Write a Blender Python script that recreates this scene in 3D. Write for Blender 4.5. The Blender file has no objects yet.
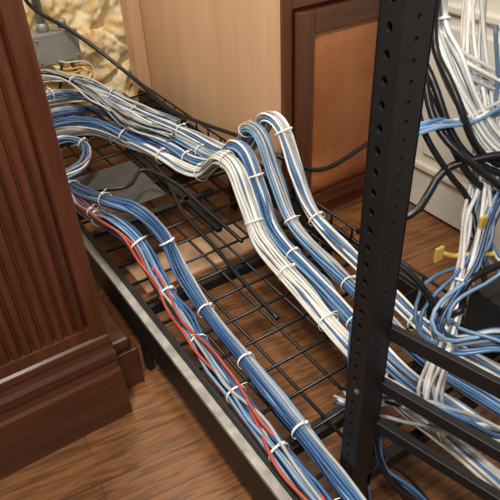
import bpy, bmesh, math, random
from mathutils import Vector, Matrix, noise
random.seed(5)
S=0.55
# ---------------------------------------------------------------- materials
def newmat(name):
    m=bpy.data.materials.new(name); m.use_nodes=True
    nt=m.node_tree; b=nt.nodes['Principled BSDF']
    return m,nt,b
def simple(name,col,rough=.5,metal=0,var=0.12,scale=30,bump=0.0):
    m,nt,b=newmat(name)
    tc=nt.nodes.new('ShaderNodeTexCoord'); n=nt.nodes.new('ShaderNodeTexNoise')
    n.inputs['Scale'].default_value=scale; n.inputs['Detail'].default_value=4
    nt.links.new(tc.outputs['Object'],n.inputs['Vector'])
    r=nt.nodes.new('ShaderNodeValToRGB')
    c=Vector(col)
    a=c*(1-var); d=c*(1+var)
    r.color_ramp.elements[0].color=(*a,1); r.color_ramp.elements[1].color=(*d,1)
    r.color_ramp.elements[0].position=.3; r.color_ramp.elements[1].position=.7
    nt.links.new(n.outputs['Fac'],r.inputs['Fac']); nt.links.new(r.outputs['Color'],b.inputs['Base Color'])
    b.inputs['Roughness'].default_value=rough; b.inputs['Metallic'].default_value=metal
    if bump:
        bp=nt.nodes.new('ShaderNodeBump'); bp.inputs['Strength'].default_value=bump; bp.inputs['Distance'].default_value=.005
        nt.links.new(n.outputs['Fac'],bp.inputs['Height']); nt.links.new(bp.outputs['Normal'],b.inputs['Normal'])
    return m
def striped(name,c1,c2,scale=22):
    m,nt,b=newmat(name)
    tc=nt.nodes.new('ShaderNodeTexCoord'); w=nt.nodes.new('ShaderNodeTexWave')
    w.bands_direction='Y'; w.inputs['Scale'].default_value=scale; w.inputs['Distortion'].default_value=1.5
    nt.links.new(tc.outputs['Object'],w.inputs['Vector'])
    r=nt.nodes.new('ShaderNodeValToRGB'); r.color_ramp.interpolation='CONSTANT'
    r.color_ramp.elements[0].color=(*c1,1); r.color_ramp.elements[1].color=(*c2,1); r.color_ramp.elements[1].position=.62
    nt.links.new(w.outputs['Fac'],r.inputs['Fac']); nt.links.new(r.outputs['Color'],b.inputs['Base Color'])
    b.inputs['Roughness'].default_value=.4
    return m
def wood(name,c1,c2,axis=2,rough=.35,scale=9,stretch=.06,coat=.2):
    m,nt,b=newmat(name)
    tc=nt.nodes.new('ShaderNodeTexCoord'); mp=nt.nodes.new('ShaderNodeMapping')
    sc=[1,1,1]; sc[axis]=stretch
    mp.inputs['Scale'].default_value=sc
    nt.links.new(tc.outputs['Object'],mp.inputs['Vector'])
    n=nt.nodes.new('ShaderNodeTexNoise'); n.inputs['Scale'].default_value=scale*4; n.inputs['Detail'].default_value=8; n.inputs['Distortion'].default_value=.6
    n2=nt.nodes.new('ShaderNodeTexNoise'); n2.inputs['Scale'].default_value=scale*25; n2.inputs['Detail'].default_value=3
    nt.links.new(mp.outputs[0],n.inputs['Vector']); nt.links.new(mp.outputs[0],n2.inputs['Vector'])
    mx=nt.nodes.new('ShaderNodeMath'); mx.operation='MULTIPLY_ADD'; mx.inputs[1].default_value=.35
    nt.links.new(n2.outputs['Fac'],mx.inputs[0]); 
    ml=nt.nodes.new('ShaderNodeMath'); ml.operation='MULTIPLY'; ml.inputs[1].default_value=.65
    nt.links.new(n.outputs['Fac'],ml.inputs[0]); nt.links.new(ml.outputs[0],mx.inputs[2])
    r=nt.nodes.new('ShaderNodeValToRGB')
    r.color_ramp.elements[0].color=(*c1,1); r.color_ramp.elements[1].color=(*c2,1)
    r.color_ramp.elements[0].position=.36; r.color_ramp.elements[1].position=.64
    nt.links.new(mx.outputs[0],r.inputs['Fac']); nt.links.new(r.outputs['Color'],b.inputs['Base Color'])
    b.inputs['Roughness'].default_value=rough
    b.inputs['Coat Weight'].default_value=coat; b.inputs['Coat Roughness'].default_value=.25
    return m
def floormat():
    m,nt,b=newmat('oak_plank_floor')
    tc=nt.nodes.new('ShaderNodeTexCoord'); mp=nt.nodes.new('ShaderNodeMapping')
    mp.inputs['Rotation'].default_value=(0,0,.12)
    nt.links.new(tc.outputs['Object'],mp.inputs['Vector'])
    br=nt.nodes.new('ShaderNodeTexBrick')
    br.inputs['Scale'].default_value=1; br.inputs['Brick Width'].default_value=.9; br.inputs['Row Height'].default_value=.062
    br.inputs['Mortar Size'].default_value=.0007; br.inputs['Mortar Smooth'].default_value=.3
    br.inputs['Color1'].default_value=(.25,.105,.036,1); br.inputs['Color2'].default_value=(.20,.083,.029,1); br.inputs['Mortar'].default_value=(.08,.03,.012,1)
    nt.links.new(mp.outputs[0],br.inputs['Vector'])
    mp2=nt.nodes.new('ShaderNodeMapping'); mp2.inputs['Scale'].default_value=(.10,1,1)
    nt.links.new(mp.outputs[0],mp2.inputs['Vector'])
    n=nt.nodes.new('ShaderNodeTexNoise'); n.inputs['Scale'].default_value=110; n.inputs['Detail'].default_value=10; n.inputs['Distortion'].default_value=1.2
    nt.links.new(mp2.outputs[0],n.inputs['Vector'])
    r=nt.nodes.new('ShaderNodeValToRGB'); r.color_ramp.elements[0].color=(.42,.38,.34,1); r.color_ramp.elements[1].color=(1.12,1.12,1.12,1)
    r.color_ramp.elements[0].position=.38; r.color_ramp.elements[1].position=.58
    nt.links.new(n.outputs['Fac'],r.inputs['Fac'])
    mx=nt.nodes.new('ShaderNodeMix'); mx.data_type='RGBA'; mx.blend_type='MULTIPLY'; mx.inputs[0].default_value=.8
    nt.links.new(br.outputs['Color'],mx.inputs[6]); nt.links.new(r.outputs['Color'],mx.inputs[7]); nt.links.new(mx.outputs[2],b.inputs['Base Color'])
    b.inputs['Roughness'].default_value=.48
    return m
def stonemat():
    m,nt,b=newmat('cream_stone')
    tc=nt.nodes.new('ShaderNodeTexCoord'); n=nt.nodes.new('ShaderNodeTexNoise'); n.inputs['Scale'].default_value=16; n.inputs['Detail'].default_value=10
    nt.links.new(tc.outputs['Object'],n.inputs['Vector'])
    r=nt.nodes.new('ShaderNodeValToRGB'); r.color_ramp.elements[0].color=(.72,.48,.18,1); r.color_ramp.elements[1].color=(.95,.82,.52,1)
    r.color_ramp.elements[0].position=.36; r.color_ramp.elements[1].position=.52
    nt.links.new(n.outputs['Fac'],r.inputs['Fac']); nt.links.new(r.outputs['Color'],b.inputs['Base Color'])
    bp=nt.nodes.new('ShaderNodeBump'); bp.inputs['Strength'].default_value=.7; bp.inputs['Distance'].default_value=.008
    nt.links.new(n.outputs['Fac'],bp.inputs['Height']); nt.links.new(bp.outputs['Normal'],b.inputs['Normal'])
    b.inputs['Roughness'].default_value=.95
    return m
CHERRY=wood('cherry_wood',(.055,.015,.007),(.125,.037,.016),2)
CHERRYX=wood('cherry_wood_horizontal',(.050,.014,.006),(.11,.032,.014),0)
CAB=wood('cabinet_cherry',(.085,.025,.010),(.15,.046,.018),2)
CABX=wood('cabinet_cherry_rail',(.085,.025,.010),(.15,.046,.018),0)
TAN=wood('maple_panel',(.60,.36,.21),(.68,.43,.265),2,rough=.5,scale=3,coat=.05)
def leathermat():
    m,nt,b=newmat('copper_leather_panel')
    tc=nt.nodes.new('ShaderNodeTexCoord')
    n=nt.nodes.new('ShaderNodeTexNoise'); n.inputs['Scale'].default_value=5; n.inputs['Detail'].default_value=8; n.inputs['Roughness'].default_value=.55
    nt.links.new(tc.outputs['Object'],n.inputs['Vector'])
    r=nt.nodes.new('ShaderNodeValToRGB'); r.color_ramp.elements[0].color=(.30,.092,.030,1); r.color_ramp.elements[1].color=(.50,.19,.070,1)
    r.color_ramp.elements[0].position=.35; r.color_ramp.elements[1].position=.65
    nt.links.new(n.outputs['Fac'],r.inputs['Fac']); nt.links.new(r.outputs['Color'],b.inputs['Base Color'])
    v=nt.nodes.new('ShaderNodeTexVoronoi'); v.inputs['Scale'].default_value=160; nt.links.new(tc.outputs['Object'],v.inputs['Vector'])
    bp=nt.nodes.new('ShaderNodeBump'); bp.inputs['Strength'].default_value=.45; bp.inputs['Distance'].default_value=.002
    nt.links.new(v.outputs['Distance'],bp.inputs['Height']); nt.links.new(bp.outputs['Normal'],b.inputs['Normal'])
    b.inputs['Roughness'].default_value=.33
    return m
LEATHER=leathermat()
FLOOR=floormat(); STONE=stonemat()
BLACK=simple('black_powder_coat',(.006,.006,.007),.5,.0,.2,60,.05)
BLACKW=simple('black_wire',(.006,.006,.007),.4)
GREY=simple('galvanised_steel',(.36,.335,.30),.5,.1,.3,50,.1)
PLATE=simple('dull_grey_plate',(.06,.058,.055),.6,.0,.2,30)
BOXG=simple('junction_box_grey',(.36,.37,.34),.5,.4)
WHITE=simple('white_paint',(.68,.65,.58),.45,0,.04)
BL=[simple('cable_blue',(.070,.175,.38),.33),simple('cable_light_blue',(.19,.32,.50),.33),simple('cable_steel_blue',(.11,.19,.31),.35)]
WH=[simple('cable_white',(.82,.81,.78),.33),simple('cable_cream',(.66,.65,.61),.36)]
GR=[simple('cable_grey',(.38,.40,.42),.38)]
BK=[simple('cable_black',(.009,.009,.011),.36)]
RD=[striped('cable_red_white_stripe',(.50,.07,.03),(.72,.68,.62)),simple('cable_red',(.42,.07,.035),.4)]
YE=[simple('cable_yellow',(.72,.46,.09),.4)]
DB=[simple('cable_dark_blue',(.02,.055,.15),.36)]
MB=[simple('cable_medium_blue',(.045,.12,.28),.36)]
TIE=simple('zip_tie_white',(.88,.88,.86),.4)
# ---------------------------------------------------------------- geometry helpers
def empty(name):
    e=bpy.data.objects.new(name,None); bpy.context.collection.objects.link(e); return e
def mkobj(name,verts,faces,mats,midx=None,parent=None,smooth=False,bevel=0):
    me=bpy.data.meshes.new(name); me.from_pydata([tuple(Vector(v)*S) for v in verts],[],faces)
    for m in (mats if isinstance(mats,list) else [mats]): me.materials.append(m)
    if midx:
        me.polygons.foreach_set('material_index',midx)
    if smooth: me.polygons.foreach_set('use_smooth',[True]*len(me.polygons))
    me.update()
    bm=bmesh.new(); bm.from_mesh(me); bmesh.ops.recalc_face_normals(bm,faces=bm.faces); bm.to_mesh(me); bm.free()
    o=bpy.data.objects.new(name,me); bpy.context.collection.objects.link(o)
    if parent: o.parent=parent
    if bevel:
        md=o.modifiers.new('bevel','BEVEL'); md.width=bevel*S; md.segments=2; md.limit_method='ANGLE'
    return o
def box(name,a,b,mat,parent=None,bevel=.003):
    (x0,y0,z0),(x1,y1,z1)=a,b
    v=[(x0,y0,z0),(x1,y0,z0),(x1,y1,z0),(x0,y1,z0),(x0,y0,z1),(x1,y0,z1),(x1,y1,z1),(x0,y1,z1)]
    f=[(0,3,2,1),(4,5,6,7),(0,1,5,4),(1,2,6,5),(2,3,7,6),(3,0,4,7)]
    return mkobj(name,v,f,mat,parent=parent,bevel=bevel)
def catmull(pts,step=.02):
    P=[Vector(p) for p in pts]; P=[P[0]*2-P[1]]+P+[P[-1]*2-P[-2]]
    out=[]
    for i in range(1,len(P)-2):
        a,b,c,d=P[i-1:i+3]; n=max(2,int((c-b).length/step))
        for k in range(n):
            t=k/n
            out.append(.5*((2*b)+(c-a)*t+(2*a-5*b+4*c-d)*t*t+(3*b-a-3*c+d)*t**3))
    out.append(P[-2]); return out
def frames(c):
    T=[(c[min(i+1,len(c)-1)]-c[max(i-1,0)]).normalized() for i in range(len(c))]
    n=Vector((0,0,1)); 
    if abs(T[0].z)>.9: n=Vector((1,0,0))
    N=[]
    for t in T:
        n=(n-t*n.dot(t)).normalized(); N.append(n.copy())
    return T,N
class Acc:
    def __init__(s): s.v=[];s.f=[];s.m=[];s.mats=[]
    def mi(s,m):
        if m not in s.mats: s.mats.append(m)
        return s.mats.index(m)
    def tube(s,c,r,mat,seg=6):
        T,N=frames(c); base=len(s.v); k=s.mi(mat); n=len(c)
        for p,t,nn in zip(c,T,N):
            bb=t.cross(nn)
            for j in range(seg):
                a=2*math.pi*j/seg; s.v.append(p+(nn*math.cos(a)+bb*math.sin(a))*r)
        for i in range(n-1):
            for j in range(seg):
                j2=(j+1)%seg
                s.f.append((base+i*seg+j,base+i*seg+j2,base+(i+1)*seg+j2,base+(i+1)*seg+j)); s.m.append(k)
        s.f.append(tuple(base+j for j in range(seg))[::-1]); s.m.append(k)
        s.f.append(tuple(base+(n-1)*seg+j for j in range(seg))); s.m.append(k)
    def torus(s,c,t,n,R,r,mat):
        b=t.cross(n); k=s.mi(mat); base=len(s.v); M=16;q=5
        for i in range(M):
            a=2*math.pi*i/M; d=n*math.cos(a)+b*math.sin(a)
            for j in range(q):
                e=2*math.pi*j/q
                s.v.append(c+d*(R+r*.6*math.cos(e))+t*(r*1.7*math.sin(e)))
        for i in range(M):
            for j in range(q):
                i2=(i+1)%M;j2=(j+1)%q
                s.f.append((base+i*q+j,base+i2*q+j,base+i2*q+j2,base+i*q+j2)); s.m.append(k)
    def done(s,name,parent=None):
        return mkobj(name,s.v,s.f,s.mats,s.m,parent,True)
CR=.0047
def bundle(name,path,n,palette,ties=(),loose=.35,cr=CR,strays=(1,1,1.3,1.8,2.6)):
    """hex packed strands following a smooth centre path, pinched at the zip ties"""
    c=catmull(path); T,N=frames(c); A=Acc()
    offs=[]; d=cr*2.1
    for q in range(-7,8):
        for r in range(-7,8):
            x=d*(q+r*.5); y=d*r*.866
            offs.append((x*x+y*y*1.25,x,y))
    offs.sort(); offs=offs[:n]; Rm=math.sqrt(offs[-1][0])+cr
    # colours are dealt out in the palette's proportions, then shuffled
    deal=[palette[i%len(palette)] for i in range(n)]; random.shuffle(deal)
    tot=len(c); tk=[min(tot-1,int(f*tot)) for f in ties]
    for i,(_,x,y) in enumerate(offs):
        mat=random.choice(deal[i]); sd=random.random()*100; tw=random.uniform(-.3,.3)
        stray=random.choice(strays)
        pts=[]; L=0
        for k,(p,t,nn) in enumerate(zip(c,T,N)):
            if k: L+=(p-c[k-1]).length
            pin=1.0
            for q in tk: pin=min(pin,.25+abs(q-k)/9)
            b=t.cross(nn)
            w=1.0+loose*pin*(.35+.8*noise.noise(Vector((sd,L*3.0,0))))
            am=loose*cr*2.6*stray*pin
            jx=am*noise.noise(Vector((sd+7,L*5,3))); jy=am*noise.noise(Vector((sd+17,L*5,9)))
            a=.7*math.sin(L*2.8)+tw*pin
            xx=(x*math.cos(a)-y*math.sin(a))*w+jx; yy=(x*math.sin(a)+y*math.cos(a))*w+jy
            pts.append(p+b*xx*1.1+nn*yy*.9)
        A.tube(pts,cr,mat)
    for k in tk:
        A.torus(c[k],T[k],N[k],Rm*1.06+.001,.0022,TIE)
        b=T[k].cross(N[k]); p=c[k]+N[k]*(Rm*1.08)+b*random.uniform(-.5,.5)*Rm
        A.tube([p-b*.005,p+b*.005],.0055,TIE,5)
        e=(b*random.choice([-1,1])+N[k]*.5).normalized()
        A.tube([p,p+e*.012,p+e*.022+T[k]*.004],.0015,TIE,4)
    return A.done(name)
def cable(name,path,mat,r=CR,parent=None):
    A=Acc(); A.tube(catmull(path,.02),r,mat,8); return A.done(name,parent)
# ---------------------------------------------------------------- room
box('floor',(-3,-3,-.05),(4,3.4,0),FLOOR,bevel=0)
def stone():
    v=[];f=[];nx,nz=300,150; x0,x1,z0,z1=-1.2,1.40,0,1.6
    for j in range(nz+1):
        for i in range(nx+1):
            x=x0+(x1-x0)*i/nx; z=z0+(z1-z0)*j/nz
            dd,_=noise.voronoi(Vector((x*2.4,z*3.4,1.3)))
            e=min(.10,(dd[1]-dd[0]))/.10
            y=3.32-.03*e-.045*noise.fractal(Vector((x*8,z*8,2)),1,2,5)
            v.append((x,y,z))
    for j in range(nz):
        for i in range(nx):
            a=j*(nx+1)+i; f.append((a,a+1,a+nx+2,a+nx+1))
    mkobj('wall_back',v,f,STONE,smooth=True)
stone()
box('wall_right',(1.99,-1.2,0),(2.09,1.86,2.6),WHITE,bevel=0)
box('wall_left',(-2.1,-1.2,0),(-2.0,3.3,2.6),simple('plaster',(.6,.5,.38),.9),bevel=0)
D=empty('door_1')
y0,y1=.55,1.80
box('slab',(1.95,y0,.02),(1.99,y1,2.2),WHITE,D)
for k,(a,b,z0,z1) in enumerate([(.66,1.14,.22,.95),(1.24,1.70,.22,.95),(.66,1.14,1.1,2.0),(1.24,1.70,1.1,2.0)]):
    w=.035
    for i,(p,q) in enumerate([((a,z0),(b,z0+w)),((a,z1-w),(b,z1)),((a,z0),(a+w,z1)),((b-w,z0),(b,z1))]):
        box(f'moulding_{k}_{i}',(1.93,p[0],p[1]),(1.952,q[0],q[1]),WHITE,D,bevel=.009)
    box(f'raised_field_{k}',(1.936,a+.08,z0+.08),(1.955,b-.08,z1-.08),WHITE,D,bevel=.012)
# ---------------------------------------------------------------- cabinet
C=empty('cherry_cabinet')
box('side_panel',(1.345,1.87,0),(1.37,3.24,2.2),TAN,C)
box('face_stile_left',(1.345,1.848,0),(1.385,1.875,2.2),CAB,C)
box('face_stile_right',(1.93,1.848,0),(1.985,1.875,2.2),CAB,C)
box('carcass',(1.371,1.88,.06),(1.98,3.2,2.2),CAB,C,bevel=0)
box('toe_rail',(1.386,1.85,0),(1.929,1.875,.07),CABX,C)
box('mid_rail',(1.386,1.85,.975),(1.929,1.875,1.03),CABX,C)
def cabdoor(z0,z1,tag):
    x0,x1=1.392,1.925; w=.080; wb=.060; ya,yb=1.822,1.85
    box('door_stile_l'+tag,(x0,ya,z0),(x0+w,yb,z1),CAB,C,.005)
    box('door_stile_r'+tag,(x1-w,ya,z0),(x1,yb,z1),CAB,C,.005)
    box('door_rail_b'+tag,(x0+w,ya,z0),(x1-w,yb,z0+wb),CABX,C,.005)
    box('door_rail_t'+tag,(x0+w,ya,z1-w-.01),(x1-w,yb,z1),CABX,C,.005)
    a0,a1,b0,b1=x0+w,x1-w,z0+wb,z1-w-.01; v=[];f=[];n=20
    for j in range(n+1):
        for i in range(n+1):
            s,t=i/n,j/n; e=min(1,min(s,1-s)*9)*min(1,min(t,1-t)*13)
            v.append((a0+(a1-a0)*s,1.850-.022*math.sin(e*math.pi/2),b0+(b1-b0)*t))
    for j in range(n):
        for i in range(n):
            q=j*(n+1)+i; f.append((q,q+1,q+n+2,q+n+1))
    mkobj('leather_panel'+tag,v,f,LEATHER,parent=C,smooth=True)
cabdoor(.08,.965,'_lower'); cabdoor(1.04,2.1,'_upper')
box('trim_1',(1.27,3.16,0),(1.343,3.26,2.2),TAN)
# ---------------------------------------------------------------- fluted column
K=empty('fluted_column')
def column():
    x0,x1,y0,y1=-.30,.312,1.34,1.72
    zt=2.4
    prof=[]; pitch=.0315; fx1=x1-.050; nre=16; fx0=fx1-pitch*nre
    prof.append((x0,y0)); prof.append((fx0-.004,y0))
    for i in range(nre):
        for k in range(9):
            a=math.pi*k/8
            prof.append((fx0+pitch*(i+.5)-math.cos(a)*pitch*.44, y0+.016-math.sin(a)*.016))
    prof.append((fx1+.004,y0)); prof.append((x1,y0)); 
    n=len(prof); zr=.385
    v=[];f=[]
    for z in (zr,zt):
        for p in prof: v.append((p[0],p[1],z))
    for i in range(n-1): f.append((i,i+1,n+i+1,n+i))
    mkobj('reeded_face',v,f,CHERRY,parent=K)
    box('shaft_core',(x0,y0+.0165,.2),(x1,y1,zt),CHERRY,K)
    box('shaft_foot',(x0,y0-.001,.2),(x1,y0+.03,zr),CHERRY,K,.002)
    box('corner_stile',(fx1+.004,y0-.003,.2),(x1+.002,y0+.02,zt),CHERRY,K,.003)
    rings=[(0,.036),(.165,.036),(.17,.033),(.20,.033),(.212,.024),(.235,.020),(.255,.027),(.275,.027),(.29,.016),(.305,.009),(.32,.012),(.335,.010),(.345,0)]
    v=[];f=[]
    for z,o_ in rings:
        v+= [(x0-o_,y0-o_,z),(x1+o_*.35,y0-o_,z),(x1+o_*.35,y1+o_,z),(x0-o_,y1+o_,z)]
    for i in range(len(rings)-1):
        for j in range(4):
            j2=(j+1)%4; f.append((i*4+j,i*4+j2,i*4+4+j2,i*4+4+j))
    f.append((0,1,2,3)); f.append(tuple(len(v)-4+k for k in range(4)))
    mkobj('moulded_base',v,f,CHERRYX,parent=K,bevel=.003)
column()
B2=empty('column_plinth_block')
box('block',(.330,1.40,0),(.415,1.78,.165),CHERRYX,B2,bevel=.006)
box('block_cap',(.330,1.41,.165),(.400,1.78,.215),CHERRYX,B2,bevel=.012)
# ---------------------------------------------------------------- wire mesh tray
TR=empty('wire_mesh_cable_tray')
tx0,tx1,ty0,ty1=.475,1.253,.62,3.14
A=Acc(); nx=8
for i in range(nx+1):
    x=tx0+(tx1-tx0)*i/nx
    A.tube([Vector((x,ty0,.30)),Vector((x,ty1,.30))],.0052,BLACKW,6)
y=ty0
while y<ty1:
    A.tube([Vector((tx0,y,.307)),Vector((tx1,y,.307))],.0052,BLACKW,6)
    A.tube([Vector((tx1,y,.306)),Vector((tx1,y,.35))],.0048,BLACKW,6)
    y+=.115
A.tube([Vector((tx1,ty0,.35)),Vector((tx1,ty1,.35))],.0055,BLACKW,6)
A.done('mesh_grid',TR)
box('side_stringer_outer',(.438,.30,.15),(.474,3.14,.285),BLACK,TR)
box('stringer_cap',(.437,.30,.286),(.463,3.14,.302),GREY,TR,.002)
box('stringer_lip',(.4635,.30,.286),(.478,3.14,.320),BLACK,TR,.002)
box('side_stringer_inner',(1.24,.62,.20),(1.275,3.14,.292),BLACK,TR)
box('splice_plate',(.55,1.98,.313),(.84,2.34,.320),PLATE,TR)
for i,yy in enumerate((.75,1.45,2.15,2.85)):
    box(f'cross_support_{i}',(.472,yy-.02,.24),(1.24,yy+.02,.28),BLACK,TR)
    box(f'leg_l_{i}',(.445,yy-.02,0),(.47,yy+.02,.16),BLACK,TR)
    box(f'leg_r_{i}',(1.245,yy-.02,0),(1.27,yy+.02,.21),BLACK,TR)
box('divider_rail',(.865,1.62,.313),(.89,2.45,.335),BLACK,TR)
box('divider_crosspiece',(.49,1.86,.313),(1.0,1.89,.335),BLACK,TR)
box('pale_floor_board',(.62,1.80,0.0),(1.22,2.02,.02),TAN)
# ---------------------------------------------------------------- cable bundles
LB=[MB,BL,MB,BL]
bundle('blue_cable_bundle',[(.30,2.35,.40),(.44,2.17,.42),(.465,2.0,.44),(.475,1.79,.46),(.495,1.64,.50),(.53,1.54,.46),(.54,1.44,.38),(.525,1.24,.345),(.508,1.0,.345),(.495,.77,.345),(.49,.55,.345),(.495,.40,.34)],18,LB+[RD,GR,BK,DB,BL],ties=(.2,.32,.42,.52,.63,.74,.84,.93),loose=.6)
bundle('blue_cable_bundle',[(.32,2.45,.42),(.46,2.15,.44),(.49,1.88,.50),(.52,1.68,.55),(.56,1.57,.56),(.605,1.50,.48),(.612,1.41,.38),(.60,1.22,.345),(.588,.98,.345),(.575,.75,.345),(.562,.56,.345),(.555,.40,.34)],14,LB+[DB,GR,BL],ties=(.22,.35,.48,.6,.72,.84),loose=.35)
bundle('mixed_patch_bundle',[(.30,2.28,.43),(.42,2.08,.46),(.452,1.85,.485),(.475,1.69,.49),(.51,1.56,.47),(.52,1.46,.395),(.512,1.2,.365),(.50,.95,.365),(.49,.7,.365),(.49,.5,.365)],6,[RD,MB,BK,RD,GR,DB],ties=(.3,),loose=1.0,strays=(1,1.5,2.2))
Wp=[WH,WH,WH,WH,BL,GR]; Mp=[BL,BL,GR,BL,MB,WH]; Qp=[WH,BL,WH,WH,BL,GR]
bundle('white_cable_bundle',[(.30,2.60,.40),(.60,2.62,.40),(.76,2.63,.38),(.85,2.52,.36),(.93,2.28,.36),(.965,2.05,.365),(.97,1.90,.41),(.965,1.79,.50),(.945,1.69,.575),(.945,1.60,.57),(.94,1.51,.46),(.925,1.40,.37),(.90,1.15,.345),(.86,.89,.345),(.84,.70,.345),(.84,.50,.36),(.85,.2,.36)],22,Wp,ties=(.2,.3,.4,.5,.58,.66,.74,.82),loose=.42)
bundle('blue_cable_bundle',[(.34,2.68,.42),(.62,2.70,.42),(.80,2.71,.39),(.91,2.60,.36),(1.0,2.3,.36),(1.03,2.08,.365),(1.035,1.92,.42),(1.03,1.80,.52),(1.01,1.70,.60),(1.01,1.61,.60),(1.005,1.52,.48),(.995,1.42,.37),(.97,1.17,.345),(.93,.9,.345),(.91,.70,.345),(.92,.50,.36),(.95,.2,.36)],18,Mp,ties=(.22,.34,.55,.65,.76),loose=.42)
bundle('blue_cable_bundle',[(.36,2.78,.44),(.65,2.80,.44),(.86,2.80,.40),(.97,2.68,.36),(1.07,2.33,.36),(1.11,2.08,.365),(1.115,1.92,.43),(1.11,1.81,.54),(1.09,1.72,.64),(1.09,1.63,.63),(1.085,1.54,.50),(1.075,1.42,.37),(1.05,1.17,.345),(1.02,.92,.345),(1.0,.70,.345),(1.02,.50,.36),(1.07,.2,.36)],18,Mp,ties=(.2,.36,.5,.62,.73),loose=.42)
bundle('white_cable_bundle',[(.38,2.88,.46),(.68,2.90,.46),(.92,2.90,.41),(1.04,2.74,.36),(1.14,2.35,.36),(1.185,2.08,.365),(1.195,1.92,.43),(1.19,1.80,.55),(1.165,1.71,.66),(1.165,1.62,.65),(1.165,1.53,.51),(1.165,1.42,.38),(1.14,1.17,.345),(1.105,.96,.345),(1.085,.75,.345),(1.11,.50,.36),(1.17,.2,.36)],21,Qp,ties=(.22,.32,.45,.57,.66,.74,.82),loose=.42)
bundle('blue_cable_bundle',[(.28,2.46,.44),(.50,2.56,.47),(.66,2.58,.47),(.80,2.52,.43),(.90,2.38,.37),(.95,2.2,.36)],13,Mp,ties=(.35,.7),loose=.9)
bundle('blue_cable_bundle',[(.26,2.34,.42),(.45,2.44,.45),(.60,2.44,.46),(.66,2.36,.44),(.60,2.27,.41),(.46,2.24,.41),(.30,2.28,.40)],9,Mp,ties=(.5,),loose=1.0)
bundle('grey_cable_bundle',[(.40,3.0,.52),(.65,3.02,.54),(.85,3.0,.50),(1.0,2.88,.42),(1.09,2.68,.37),(1.16,2.48,.36)],14,[GR,WH,GR,BL],ties=(.3,.6),loose=.9)
bundle('grey_cable_bundle',[(.28,2.42,.50),(.50,2.66,.52),(.68,2.82,.52),(.84,2.78,.48),(.92,2.62,.43),(1.0,2.42,.40)],14,[GR,WH,BL,GR],ties=(.5,),loose=1.1)
bundle('grey_cable_bundle',[(.34,3.02,.46),(.60,2.95,.58),(.74,2.82,.60),(.84,2.64,.52),(.92,2.46,.43),(1.02,2.28,.40)],10,[GR,BK,WH,GR],ties=(.5,),loose=1.2)
cable('black_power_cable',[(.74,3.14,.95),(.77,3.13,.84),(.93,3.02,.70),(1.08,2.79,.525),(1.14,2.5,.43),(1.20,2.25,.42),(1.27,2.0,.42),(1.31,1.80,.40),(1.45,1.72,.34),(1.7,1.7,.4)],BK[0],.010)
cable('black_power_cable',[(.83,3.05,.575),(.80,3.03,.50),(.78,3.0,.42),(.84,2.7,.42),(.9,2.3,.34),(.86,2.0,.36),(.80,1.75,.36),(.80,1.5,.33),(.78,1.3,.33),(.77,1.1,.33)],BK[0],.008)
cable('black_power_cable',[(.50,2.1,.40),(.68,2.0,.40),(.78,2.05,.42),(.85,1.9,.40),(.88,1.7,.36),(.90,1.5,.33)],BK[0],.008)
# ---------------------------------------------------------------- junction box
J=empty('electrical_junction_box')
box('enclosure',(.72,3.08,.575),(.94,3.22,.715),BOXG,J,.008)
box('cover_plate',(.715,3.068,.57),(.945,3.08,.72),BOXG,J,.003)
A=Acc(); A.tube([Vector((.80,3.15,.715)),Vector((.80,3.15,2.0))],.022,BOXG,12)
A.tube([Vector((.80,3.15,.715)),Vector((.80,3.15,.755))],.032,BOXG,12)
A.tube([Vector((.90,3.15,.715)),Vector((.90,3.15,.745)),Vector((.90,3.15,.755))],.024,BOXG,10); A.done('conduit',J)
for k,(zz,xx) in enumerate(((.59,.735),(.59,.925),(.70,.735),(.70,.925))):
    A=Acc(); A.tube([Vector((xx,3.062,zz)),Vector((xx,3.07,zz))],.006,GREY,8); A.done(f'screw_{k}',J)
bundle('yellow_cable_bundle',[(.80,3.10,.57),(.84,3.04,.55),(.93,3.04,.54),(.97,3.03,.50),(.90,3.0,.45),(.84,2.98,.44)],6,[YE,WH,YE],loose=1.6)
cable('black_power_cable',[(.88,3.06,.57),(.885,3.03,.53),(.90,2.98,.47),(.91,2.9,.42)],BK[0],.010)
# ---------------------------------------------------------------- rack post
RK=empty('equipment_rack')
def plate(name,o,du,dn,w,th,z0,z1,hr,hu,pitch,parent,slot=1.0):
    o=Vector(o);du=Vector(du);dn=Vector(dn); v=[];f=[]; n=int((z1-z0)/pitch); Z=Vector((0,0,1)); M=16
    for i in range(n):
        zc=z0+(i+.5)*pitch; base=len(v)
        for side in (0,1):
            for k in range(M):
                a=2*math.pi*(k+.5)/M; v.append(o+du*(hu+hr*math.cos(a))+Z*(zc+hr*slot*math.sin(a))+dn*th*side)
            for k in range(M):
                a=2*math.pi*(k+.5)/M; c,s=math.cos(a),math.sin(a)
                m=max(abs(c),abs(s)); c/=m;s/=m
                if abs(abs(c)-abs(s))<.45: c=math.copysign(1,c); s=math.copysign(1,s)
                uu=hu+(w-hu)*c if c>0 else hu+hu*c
                v.append(o+du*uu+Z*(zc+pitch/2*s)+dn*th*side)
        for k in range(M):
            k2=(k+1)%M
            f.append((base+k,base+k2,base+M+k2,base+M+k))
            q=base+2*M
            f.append((q+k,q+M+k,q+M+k2,q+k2))
            f.append((base+k,q+k,q+k2,base+k2))
    return mkobj(name,v,f,BLACK,parent=parent)
px,py=.60,.56; w=.046
plate('post_side_flange',(px,py,0),(0,1,0),(1,0,0),w,.005,0,2.0,.0065,.026,.037,RK,1.15)
plate('post_front_flange',(px+.005,py,0),(1,0,0),(0,1,0),w+.006,.005,0,2.0,.004,.022,.030,RK)
box('post_corner_bead',(px-.001,py-.001,0),(px+.006,py+.006,2.0),BLACK,RK,.001)
box('post_back_lip',(px,py+w-.002,0),(px+.035,py+w+.003,2.0),BLACK,RK,.001)
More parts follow.
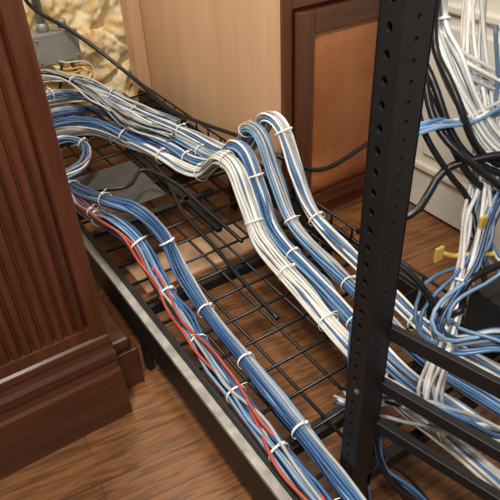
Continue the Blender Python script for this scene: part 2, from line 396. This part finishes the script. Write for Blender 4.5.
box('post_edge_lip',(px+w+.008,py,0),(px+w+.013,py+.035,2.0),BLACK,RK,.001)
box('foot_plate',(px-.03,py-.03,0),(px+.1,py+.1,.012),BLACK,RK,.003)
A=Acc(); A.tube([Vector((px-.006,py+.016,.62)),Vector((px+.004,py+.016,.62))],.007,PLATE,6); A.done('post_bolt',RK)
def bar(name,a,b,h,t,mat=BLACK):
    a=Vector(a);b=Vector(b); d=(b-a).normalized(); s=Vector((d.y,-d.x,0)).normalized()*t/2; Z=Vector((0,0,h/2))
    v=[a-s-Z,a+s-Z,a+s+Z,a-s+Z,b-s-Z,b+s-Z,b+s+Z,b-s+Z]
    f=[(0,1,2,3),(4,7,6,5),(0,4,5,1),(1,5,6,2),(2,6,7,3),(3,7,4,0)]
    return mkobj(name,v,f,mat,parent=RK,bevel=.002)
bar('side_rail_top',(.658,.58,.765),(.76,.18,.765),.035,.015)
bar('side_rail_mid',(.658,.58,.61),(.76,.18,.61),.03,.02)
bar('side_rail_low',(.658,.58,.48),(.76,.18,.48),.03,.02)
bar('cross_rail',(.645,.575,.28),(1.4,.575,.28),.04,.03)
box('patch_panel_body',(.98,.46,.56),(1.3,.62,.68),BLACK,RK,.004)
for i in range(8):
    box(f'patch_port_{i}',(.99+i*.035,.454,.60),(1.015+i*.035,.462,.63),GREY,RK,.001)
# cables by the rack
bundle('white_cable_bundle',[(1.10,.98,1.5),(1.09,.93,1.22),(1.07,.857,1.125),(1.08,.78,1.035),(1.105,.70,.962),(1.2,.6,.92)],16,[WH,WH,WH,GR],ties=(.4,.7),loose=.6)
bundle('white_cable_bundle',[(1.02,1.0,1.5),(1.04,.95,1.25),(1.09,.88,1.14),(1.15,.80,1.08),(1.24,.70,1.04)],7,[WH,GR],ties=(.5,),loose=.7)
bundle('black_cable_bundle',[(1.03,.90,1.5),(1.035,.90,1.2),(1.00,.83,1.10),(1.01,.76,1.0),(1.07,.68,.92),(1.18,.58,.88)],4,[BK],loose=.9,cr=.0085)
bundle('white_cable_bundle',[(1.18,.92,1.4),(1.17,.88,1.15),(1.12,.78,1.0),(1.06,.70,.90),(1.0,.66,.82),(.94,.62,.72),(.86,.58,.62),(.80,.55,.50),(.82,.5,.40)],11,[WH,WH,WH,BL,GR],ties=(.45,.7),loose=1.4)
bundle('blue_cable_bundle',[(1.24,.66,1.00),(1.12,.67,.92),(1.03,.65,.84),(.96,.62,.76),(.87,.62,.69),(.83,.60,.65),(.86,.56,.62),(.92,.50,.64),(.97,.45,.64)],9,[BL,BL,DB,GR],ties=(.3,),loose=2.0)
bundle('blue_cable_bundle',[(.86,.80,1.03),(.95,.78,1.04),(1.05,.76,1.02),(1.16,.72,1.06)],5,[BL,BL,WH],loose=1.4)
bundle('blue_cable_bundle',[(1.16,.80,1.2),(1.14,.74,1.05),(1.06,.68,.92),(1.03,.62,.78),(1.06,.55,.72),(1.08,.47,.69)],4,[BL,GR,WH],loose=2.2)
cable('black_patch_cable',[(.80,.82,.80),(.878,.741,.856),(.92,.74,.88),(.978,.746,.932),(1.05,.70,.96),(1.15,.62,.98)],BK[0],.009)
cable('black_patch_cable',[(.80,.75,.80),(.84,.66,.74),(.86,.60,.68),(.90,.58,.68),(.92,.594,.74),(1.0,.58,.76),(1.1,.55,.78)],BK[0],.008)
cable('black_patch_cable',[(1.0,.92,1.3),(.97,.86,1.12),(.95,.80,1.02),(.98,.74,.93),(1.02,.70,.86),(1.0,.64,.78),(.97,.58,.72)],BK[0],.007)
bundle('mixed_cable_bundle',[(.70,.72,.40),(.70,.66,.44),(.72,.60,.50),(.76,.48,.52),(.84,.40,.48),(.95,.30,.42)],12,[WH,BL,GR,BK],loose=2.0)
bundle('mixed_cable_bundle',[(.67,.64,.72),(.665,.62,.55),(.66,.61,.42),(.65,.60,.30),(.66,.58,.1)],10,[BL,WH,BK,GR,BK],loose=1.8)
bundle('black_cable_bundle',[(.69,.66,.62),(.68,.63,.50),(.69,.60,.40),(.70,.56,.28),(.76,.48,.18),(.84,.4,.05)],7,[BK,BK,BL],loose=1.8)
cable('yellow_patch_cable',[(.96,.70,.74),(.95,.66,.76),(.98,.63,.77),(1.05,.61,.75)],YE[0],.006)
for k,(p,sx) in enumerate([((.895,.66,.79),.012),((1.0,.64,.84),.011)]):
    box('yellow_cable_label',(p[0]-sx,p[1]-.004,p[2]-.018),(p[0]+sx,p[1]+.004,p[2]+.018),YE[0],None,.002)
# ---------------------------------------------------------------- camera, lights, world
cd=bpy.data.cameras.new('camera'); cam=bpy.data.objects.new('camera',cd); bpy.context.collection.objects.link(cam)
r=Vector((.8326,-.5522,-.040));u=Vector((.3578,.4819,.799));fw=Vector((.4227,.6804,-.5995))
M=Matrix((( r.x,u.x,-fw.x,0),(r.y,u.y,-fw.y,0),(r.z,u.z,-fw.z,1.6*S),(0,0,0,1)))
cam.matrix_world=M; cd.sensor_width=36; cd.lens=43.2; cd.clip_start=.02
bpy.context.scene.camera=cam
def area(name,loc,target,size,power,col):
    l=bpy.data.lights.new(name,'AREA'); l.size=size*S; l.energy=power; l.color=col
    o=bpy.data.objects.new(name,l); bpy.context.collection.objects.link(o)
    o.location=Vector(loc)*S; o.rotation_euler=(Vector(target)-Vector(loc)).to_track_quat('-Z','Y').to_euler()
area('key_ceiling_light',(-.3,.3,3.2),(1.0,1.8,.2),.35,20,(1,.91,.78))
area('window_light',(.5,2.0,3.0),(1.0,3.0,.4),.5,15,(1.0,.94,.82))
area('camera_flash',(.05,-.05,1.85),(.9,1.5,.3),.10,3.8,(1,.98,.95))
w=bpy.data.worlds.new('world'); bpy.context.scene.world=w; w.use_nodes=True
bg=w.node_tree.nodes['Background']; bg.inputs[0].default_value=(.95,.89,.80,1); bg.inputs[1].default_value=.13
bpy.context.scene.view_settings.view_transform='Standard'
